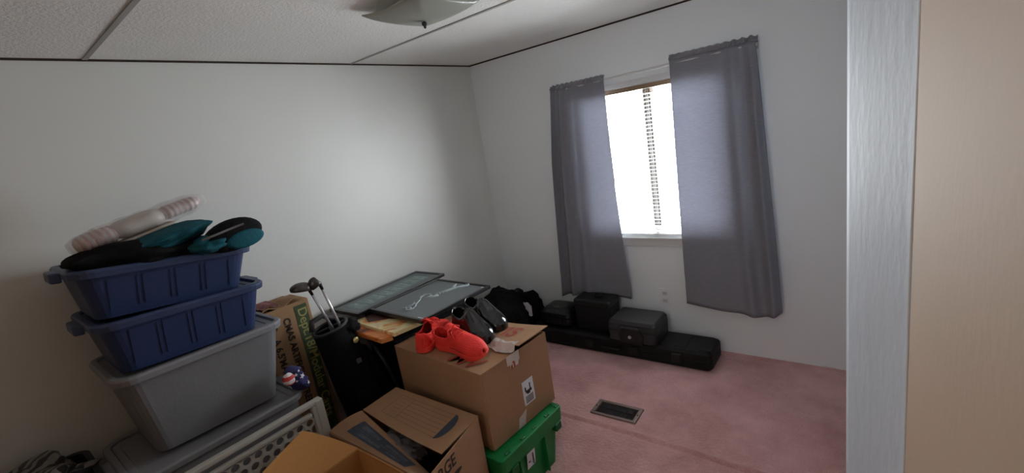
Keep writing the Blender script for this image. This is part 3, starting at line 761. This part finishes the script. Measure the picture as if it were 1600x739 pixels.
# ------------------------------------------------------------------ shoes
def spline(pts, s):
    n = len(pts)
    for i in range(n-1):
        if s <= pts[i+1][0] or i == n-2:
            (x0, p0), (x1, p1) = pts[i], pts[i+1]
            m0 = (p1-pts[i-1][1])/(x1-pts[i-1][0]) if i > 0 else (p1-p0)/(x1-x0)
            m1 = (pts[i+2][1]-p0)/(pts[i+2][0]-x0) if i < n-2 else (p1-p0)/(x1-x0)
            h = x1-x0; t = min(1, (s-x0)/h)
            return (2*t**3-3*t*t+1)*p0 + (t**3-2*t*t+t)*h*m0 + (-2*t**3+3*t*t)*p1 + (t**3-t*t)*h*m1
def sneaker(label, loc, rz, L=.285, mats=None, dress=False, tilt=(0, 0), group=None):
    mu, ms, mi, ml = mats; W = 1.2 if dress else 1.06
    t = root('dress_shoe' if dress else 'sneaker', label, 'shoe', loc, (tilt[0], tilt[1], rz), group)
    def hw(s):   # half width
        pts = [(0, .026), (.05, .033), (.15, .036), (.35, .034), (.5, .038), (.68, .047), (.82, .046), (.92, .036), (.97, .024), (1, .006)]
        return W*spline(pts, s)
    def ht(s):
        pts = [(0, .070), (.06, .078), (.2, .066), (.34, .070), (.42, .086), (.5, .078), (.65, .058), (.8, .046), (.92, .036), (1, .020)]
        return spline(pts, s)*(1.22 if dress else 1)
    def gap(s):
        if s < .40: return .9*min(1, (s+.02)/.08)*(1 if s < .3 else max(0, (.40-s)/.10)**.5)
        return 0
    z0 = .020 if not dress else .014
    bend = lambda s: .010*math.sin(s*PI)  # outline curve
    bm = B(); N = 40; Mh = 12; cols = []
    for i in range(N+1):
        s = i/N; r = []
        g = gap(s)
        for sgn in (1, -1):
            for j in range(Mh+1):
                ph = (PI/2-g)*j/Mh if sgn > 0 else (PI/2-g)*(Mh-j)/Mh
                r.append((sgn, ph))
        ring = []
        for sgn, ph in r:
            y = sgn*hw(s)*math.cos(ph)**.75 + bend(s); z = z0 + ht(s)*math.sin(ph)**.9
            if g > .3 and ph > PI/2-g-1e-6: z = z0 + ht(s)*math.sin(PI/2-g)**.5
            ring.append(bm.verts.new((s*L, y, z)))
        cols.append((ring, g))
    for (a, ga_), (b, gb_) in zip(cols, cols[1:]):
        n = len(a)
        for j in range(n-1):
            if j == Mh and (ga_ > 0.02 or gb_ > 0.02): continue
            bm.faces.new((a[j], a[j+1], b[j+1], b[j]))
    # heel closure
    a = cols[0][0]; n = len(a)
    cz = [bm.verts.new((-.012, bend(0)+.6*(v.co.y-bend(0)), v.co.z)) for v in a]
    for j in range(n-1): bm.faces.new((a[j], a[j+1], cz[j+1], cz[j]))
    for j in range(n//2): 
        try: bm.faces.new((cz[j], cz[j+1], cz[n-2-j], cz[n-1-j]))
        except ValueError: pass
    bmesh.ops.remove_doubles(bm, verts=bm.verts, dist=.0004)
    obj('upper', bm, mu, t, smooth=True, solid=.003)
    # sole
    out = [(s*L*1.012-.004, (hw(s)+.004)+bend(s)) for s in [i/30 for i in range(31)]] + [(s*L*1.012-.004, -(hw(s)+.004)+bend(s)) for s in [i/30 for i in range(30, -1, -1)]]
    out = [(-.016, bend(0)-.018)] + [(-.016, bend(0)+.018)] + out
    bm = B()
    if dress:
        prism(bm, out, .007, .015)
        ho = [p for p in out if p[0] < .24*L]
        prism(bm, ho, -.012, .0068)
    else:
        def zz(x): return .006*max(0, (x/L-.7)/.3)**2
        a = [bm.verts.new((x*1.0+.0, y*1.04, zz(x))) for x, y in out]; b = [bm.verts.new((x, y, .024)) for x, y in out]
        bm.faces.new(a); bm.faces.new(b)
        for i in range(len(out)): bm.faces.new((a[i], a[(i+1) % len(out)], b[(i+1) % len(out)], b[i]))
    obj('sole', bm, ms, t, bevel=.002)
    obj('insole', prism(B(), [(x*.96+.004, y*.92) for x, y in out], z0+.004, z0+.008), mi, t)
    # tongue
    if not dress:
        bm = sheet(B(), lambda u, v: (L*(.30+.22*v), bend(.4)+(u-.5)*.045, z0+.093-.012*v*v*2 - .010*(2*u-1)**2 + .012*(1-v)), 8, 8)
        obj('tongue', bm, mu, t, smooth=True, solid=.004)
        bm = B()
        for k in range(4):
            s = .40+.06*k; zt = z0+ht(s)+.004
            tube(bm, [(s*L, bend(s)-.024, zt-.013), (s*L+.004, bend(s), zt+.001), (s*L, bend(s)+.024, zt-.013)], .0028, 6)
        s = .40; zt = z0+ht(s)+.008
        for sg in (-1, 1):
            tube(bm, [(s*L, bend(s), zt), (s*L+.01, sg*.022, zt+.010), (s*L+.022, sg*.036, zt-.004), (s*L+.02, sg*.028, zt-.016), (s*L+.006, sg*.006, zt-.002)], .0028, 6)
            tube(bm, [(s*L, bend(s), zt), (s*L+.024, sg*.018, zt-.004), (s*L+.045, sg*.030, zt-.022)], .0028, 6)
        obj('laces', bm, mu, t, smooth=True)
        bm = B(); 
        loft(bm, [[(-.014+.004*k, bend(0)+q*.018, z) for q, z in ((-1, .02), (1, .02), (.8, .085), (-.8, .085))] for k in (0, -.8)])
        obj('heel_tab', bm, mu, t, bevel=.003)
    else:
        bm = sheet(B(), lambda u, v: (L*(.36+.13*v), bend(.4)+(u-.5)*.046, z0+.108-.022*v - .016*(2*u-1)**2), 8, 8)
        obj('vamp_strap', bm, mu, t, smooth=True, solid=.004)
    return t
ZT = .651
redm = (M_red, M_redsole, M_redin, M_red); blkm = (M_leath, M_black, M_lining, M_leath)
GS = 'shoes on the printed carton'
sneaker('coral red sneaker lying toe to the right, bow-tied laces showing', (-1.572, 1.262, ZT+.014), math.radians(-3), mats=redm, tilt=(math.radians(13), 0), group=GS)
sneaker('coral red sneaker seen from behind, heel toward the camera', (-1.622, 1.185, ZT+.007), math.radians(108), L=.25, mats=redm, group=GS)
sneaker('glossy black dress shoe farther back on the carton', (-1.662, 1.556, ZT+.024), math.radians(-15), L=.29, mats=blkm, dress=True, tilt=(0, math.radians(4)), group=GS)
sneaker('glossy black dress shoe between its mate and the red sneakers', (-1.628, 1.428, ZT+.024), math.radians(-15), L=.28, mats=blkm, dress=True, tilt=(0, math.radians(4)), group=GS)

# ------------------------------------------------------------------ large moving box
lx = root('moving_box', 'open moving box printed LARGE with folded flaps and blue label', 'box', (0, 0, 0))
BL, BR, FR, FL = (-1.765, 1.10), (-1.238, 1.095), (-1.165, .745), (-1.765, .745)
zt = .487
def wallq(bm, p, q, z0, z1, th=.005):
    d = Vector((q[0]-p[0], q[1]-p[1], 0)).normalized(); n = Vector((-d.y, d.x, 0))*th
    vs2 = [(p[0], p[1]), (q[0], q[1]), (q[0]+n.x, q[1]+n.y), (p[0]+n.x, p[1]+n.y)]
    prism(bm, vs2, z0, z1)
bm = B(); wallq(bm, FL, FR, 0, zt-.004); wallq(bm, FR, BR, 0, zt); wallq(bm, BR, BL, 0, zt); wallq(bm, BL, FL, 0, zt-.004)
prism(bm, [FL, FR, BR, BL], 0, .004)
obj('box_walls', bm, M_card, lx)
def bflap(u, v):
    x = lerp(BL[0], BR[0], u); y = lerp(1.098, lerp(.912, .872, u) , v); return (x + .02*u*v, y, zt+.002 - .012*math.sin(PI*u)*v - .004*v)
bf = obj('back_flap', sheet(B(), bflap, 20, 8), M_card, lx, solid=.0035)
def fflap2(u, v):
    x = lerp(FL[0], FR[0]-.02, u); y = lerp(.748, lerp(.905, .845, u), v); return (x - .05*u*v, y, zt-.002 - .105*u*v + .010*math.sin(PI*v)*(1-u))
f2 = obj('front_flap', sheet(B(), fflap2, 20, 8), M_card, lx, solid=.0035)
# prints, laid on the flaps
def on(fn, u0, u1, v0, v1, n=6, lift=.0026):
    return lambda u, v: tuple(Vector(fn(lerp(u0, u1, u), lerp(v0, v1, v))) + Vector((0, 0, lift)))
obj('printed_panel', sheet(B(), on(fflap2, .14, .80, .22, .80), 10, 6), M_navy, f2)
bm = B()
for (u0, u1, v0, v1) in ((.2, .42, .55, .72), (.2, .74, .47, .50), (.24, .5, .30, .42), (.50, .74, .56, .68), (.56, .72, .30, .40)):
    sheet(bm, on(fflap2, u0, u1, v0, v1, lift=.0032), 6, 2)
obj('printed_lettering', bm, mat('muted_blue_print', (78, 84, 94), .7, var=.35, vscale=60), f2)
bm = B()
for k in range(7):
    v = .16 + .62*k/6; sheet(bm, on(bflap, .33, .82, v, v+.012), 12, 1)
for u in (.16, .33): sheet(bm, on(bflap, u, u+.006, .16, .79), 1, 6)
sheet(bm, on(bflap, .16, .33, .16, .172), 4, 1); sheet(bm, on(bflap, .16, .33, .78, .792), 4, 1)
for k in range(5): sheet(bm, on(bflap, .20, .20+.09, .24+.1*k, .25+.1*k), 3, 1)
obj('printed_lines', bm, M_line, bf)
bm = B(); pts = []
for k in range(17):
    a = PI*k/16; pts.append((.82+.075*math.sin(a), .475-.33*math.cos(a)))
bm.faces.new([bm.verts.new(tuple(Vector(bflap(u, v))+Vector((0, 0, .0028)))) for u, v in pts])
obj('printed_half_disc', bm, M_navy, bf)
# LARGE on the right face
dR = Vector((BR[0]-FR[0], BR[1]-FR[1], 0)).normalized(); nR = Vector((dR.y, -dR.x, 0))
o_ = Vector((FR[0], FR[1], 0)) + dR*.0 + nR*.0008 + Vector((0, 0, zt-.064))
text('LARGE', .068, tuple(o_), tuple(dR), (0, 0, 1), M_ink, 'printed_text', lx, bold=.0005, sx=.86)
bm = B(); pts = [tuple(Vector((FR[0], FR[1], zt-.100)) + dR*(.155+.045*math.cos(a)) + nR*.001 + Vector((0, 0, .011*math.sin(a)))) for a in [2*PI*k/20 for k in range(20)]]
bm.faces.new([bm.verts.new(p) for p in pts]); obj('hand_hole', bm, M_ink, lx)
tag(obj('plastic_bag', blob(-1.52, .89, .40, .13, .06, .045, amp=.35, freq=3, seed=2), M_bagp, smooth=True), 'crumpled clear plastic bag showing in the gap of the moving box', 'bag')
tag(obj('black_bundle', blob(-1.42, .90, .17, .17, .12, .17, amp=.15, freq=2, seed=6, flat=.006), M_blackf, smooth=True), 'black bundle down inside the moving box', 'bundle')

# ------------------------------------------------------------------ front open box
fx = root('open_box', 'brown open cardboard box in front, wide flap folded outward', 'box', (0, 0, 0))
zt2 = .515; X0, X1, Y0, Y1 = -1.505, -1.06, .36, .722
bm = B()
for a in ((X0, X1, Y0, Y0+.005), (X0, X1, Y1-.005, Y1), (X0, X0+.005, Y0+.005, Y1-.005), (X1-.005, X1, Y0+.005, Y1-.005)): box(bm, *a, 0, zt2)
box(bm, X0, X1, Y0, Y1, 0, .004)
obj('box_walls', bm, M_cardin, fx)
obj('side_flap', sheet(B(), lambda u, v: (lerp(X0, lerp(-1.595, -1.692, u), v), lerp(Y0, Y1, u) - .10*v*u + .07*v*(1-u), zt2+.083*v + .008*math.sin(PI*v)), 8, 8), M_cardin, fx, solid=.004)
obj('back_flap', sheet(B(), lambda u, v: (lerp(X0+.02, X1, u), Y1-.006 + .004*v*(1-u)- .010*v, zt2 + (.012+.018*u)*v - .02*v*max(0, (u-.35))), 10, 3), M_cardin, fx, solid=.004)

# ------------------------------------------------------------------ long hard case and the things on it
lc = root('long_hard_case', 'long flat black hard case lying along the wall under the window', 'case', (-1.40, 2.643, 0), (0, 0, math.radians(.4)))
hx2, hy2 = .645, .118
bm = loft(B(), [rrect(hx2-.015, hy2-.01, .02, .004, n=2), rrect(hx2, hy2, .028, .02, n=2), rrect(hx2, hy2, .028, .062, n=2)])
obj('lower_shell', bm, M_blackr, lc, bevel=.003)
bm = loft(B(), [rrect(hx2, hy2, .028, .066, n=2), rrect(hx2, hy2, .028, .108, n=2), rrect(hx2-.02, hy2-.015, .025, .124, n=2)])
obj('lid_shell', bm, M_blackr, lc, bevel=.003)
obj('seam_band', loft(B(), [rrect(hx2-.004, hy2-.004, .026, .060), rrect(hx2-.004, hy2-.004, .026, .068)]), M_black, lc)
bm = B()
for i in range(9):
    x = -.60+.15*i; box(bm, x-.035, x+.035, -hy2+.03, hy2-.03, .120, .127)
obj('lid_ribs', bm, M_blackr, lc, bevel=.002)
for x in (-.45, -.16, .16, .44): obj('latch', bx(x-.028, x+.028, -hy2-.011, -hy2+.003, .035, .095), M_black, lc, bevel=.004)
bm = tube(B(), [(-.07, -hy2, .064), (-.065, -hy2-.018, .06), (.065, -hy2-.018, .06), (.07, -hy2, .064)], .007, 8)
obj('handle', bm, M_black, lc, smooth=True)
ZC = .1275
hc = root('hard_case', 'small rounded black case on the left end of the long case', 'case', (-1.862, 2.672, ZC))
bm = loft(B(), [rrect(.115, .095, .035, 0), rrect(.128, .108, .04, .015), rrect(.128, .108, .04, .065)])
obj('lower_shell', bm, M_black, hc, smooth=False, bevel=.004)
bm = loft(B(), [rrect(.128, .108, .04, .068), rrect(.126, .106, .04, .100), rrect(.105, .085, .04, .124), rrect(.07, .05, .03, .130)])
obj('lid_shell', bm, M_black, hc, smooth=False, bevel=.004)
obj('emblem_plate', bx(-.03, .025, -.06, -.03, .126, .1315), M_greyl, hc, bevel=.001)
for x in (-.06, .06): obj('latch', bx(x-.014, x+.014, -.118, -.106, .035, .085), M_black, hc, bevel=.003)
mc = root('square_case', 'tall square black case with a top latch between two lower cases', 'case', (-1.553, 2.672, ZC))
bm = loft(B(), [rrect(.130, .072, .012, 0), rrect(.138, .079, .014, .01), rrect(.140, .081, .014, .180)])
obj('case_body', bm, M_blackr, mc, bevel=.003)
bm = loft(B(), [rrect(.142, .083, .014, .183), rrect(.142, .083, .014, .216), rrect(.136, .077, .012, .224)])
obj('lid', bm, M_char if False else M_black, mc, bevel=.003)
bm = B(); box(bm, .0, .045, -.02, .02, .224, .234); tube(bm, [(-.01, .0, .230), (.005, .0, .248), (.045, .0, .248), (.06, .0, .230)], .006, 8)
obj('top_latch', bm, M_blackr, mc, bevel=.002)
fs = root('fire_safe', 'charcoal grey security chest with round keyhole on the long case', 'safe', (-1.233, 2.622, ZC), (0, 0, math.radians(0)))
bm = loft(B(), [rrect(.150, .108, .02, 0), rrect(.160, .118, .022, .01), rrect(.162, .120, .022, .078)])
obj('lower_body', bm, M_char, fs, bevel=.003)
bm = loft(B(), [rrect(.163, .121, .022, .081), rrect(.160, .118, .022, .125), rrect(.148, .106, .022, .145)])
obj('lid', bm, M_char, fs, bevel=.004)
bm = B(); pts = [(-.075, .0), (.075, .0), (.085, .06), (.06, .098), (0, .106), (-.06, .098), (-.085, .06)]
a = [bm.verts.new((x, -.1305, z)) for x, z in pts]; b = [bm.verts.new((x, -.112, z)) for x, z in pts]
bm.faces.new(a); bm.faces.new(b)
for i in range(7): bm.faces.new((a[i], a[(i+1) % 7], b[(i+1) % 7], b[i]))
obj('lock_panel', bm, M_black, fs, bevel=.004)
bm = B(); bmesh.ops.create_cone(bm, cap_ends=True, segments=20, radius1=.011, radius2=.010, depth=.008, matrix=Matrix.Translation((-.005, -.134, .048)) @ Matrix.Rotation(PI/2, 4, 'X'))
obj('keyhole', bm, M_chrome, fs)
bm = B(); tube(bm, [(-.06, -.130, .108), (-.03, -.137, .113), (.03, -.137, .113), (.06, -.130, .108)], .006, 8)
obj('lid_lip', bm, M_char, fs, smooth=True)

# ------------------------------------------------------------------ black clothes in the corner
def garment(name, label, *a, **k):
    return tag(obj(name, blob(*a, **k), M_blackf, smooth=True), label, 'clothes')
garment('jacket', 'black jacket heaped highest in the corner by the wall', -2.23, 2.39, .195, .18, .250, .245, amp=.26, freq=1.5, seed=9, lev=5, flat=.004, oc=4)
garment('sweater', 'black garment slumped between the heaped jacket and the cases', -2.175, 2.70, .15, .120, .090, .165, amp=.2, freq=1.6, seed=4, lev=5, flat=.004, oc=3)
bm = sheet(B(), lambda u, v: (-2.125+.045*u+.01*v, 2.555+.035*u-.01*v, .205+.10*v-.04*u+.008*math.sin(u*7+v*4)), 8, 8)
tag(obj('paper_tag', bm, M_paper, solid=.001), 'crumpled white paper tag poking out of the black clothes', 'tag')
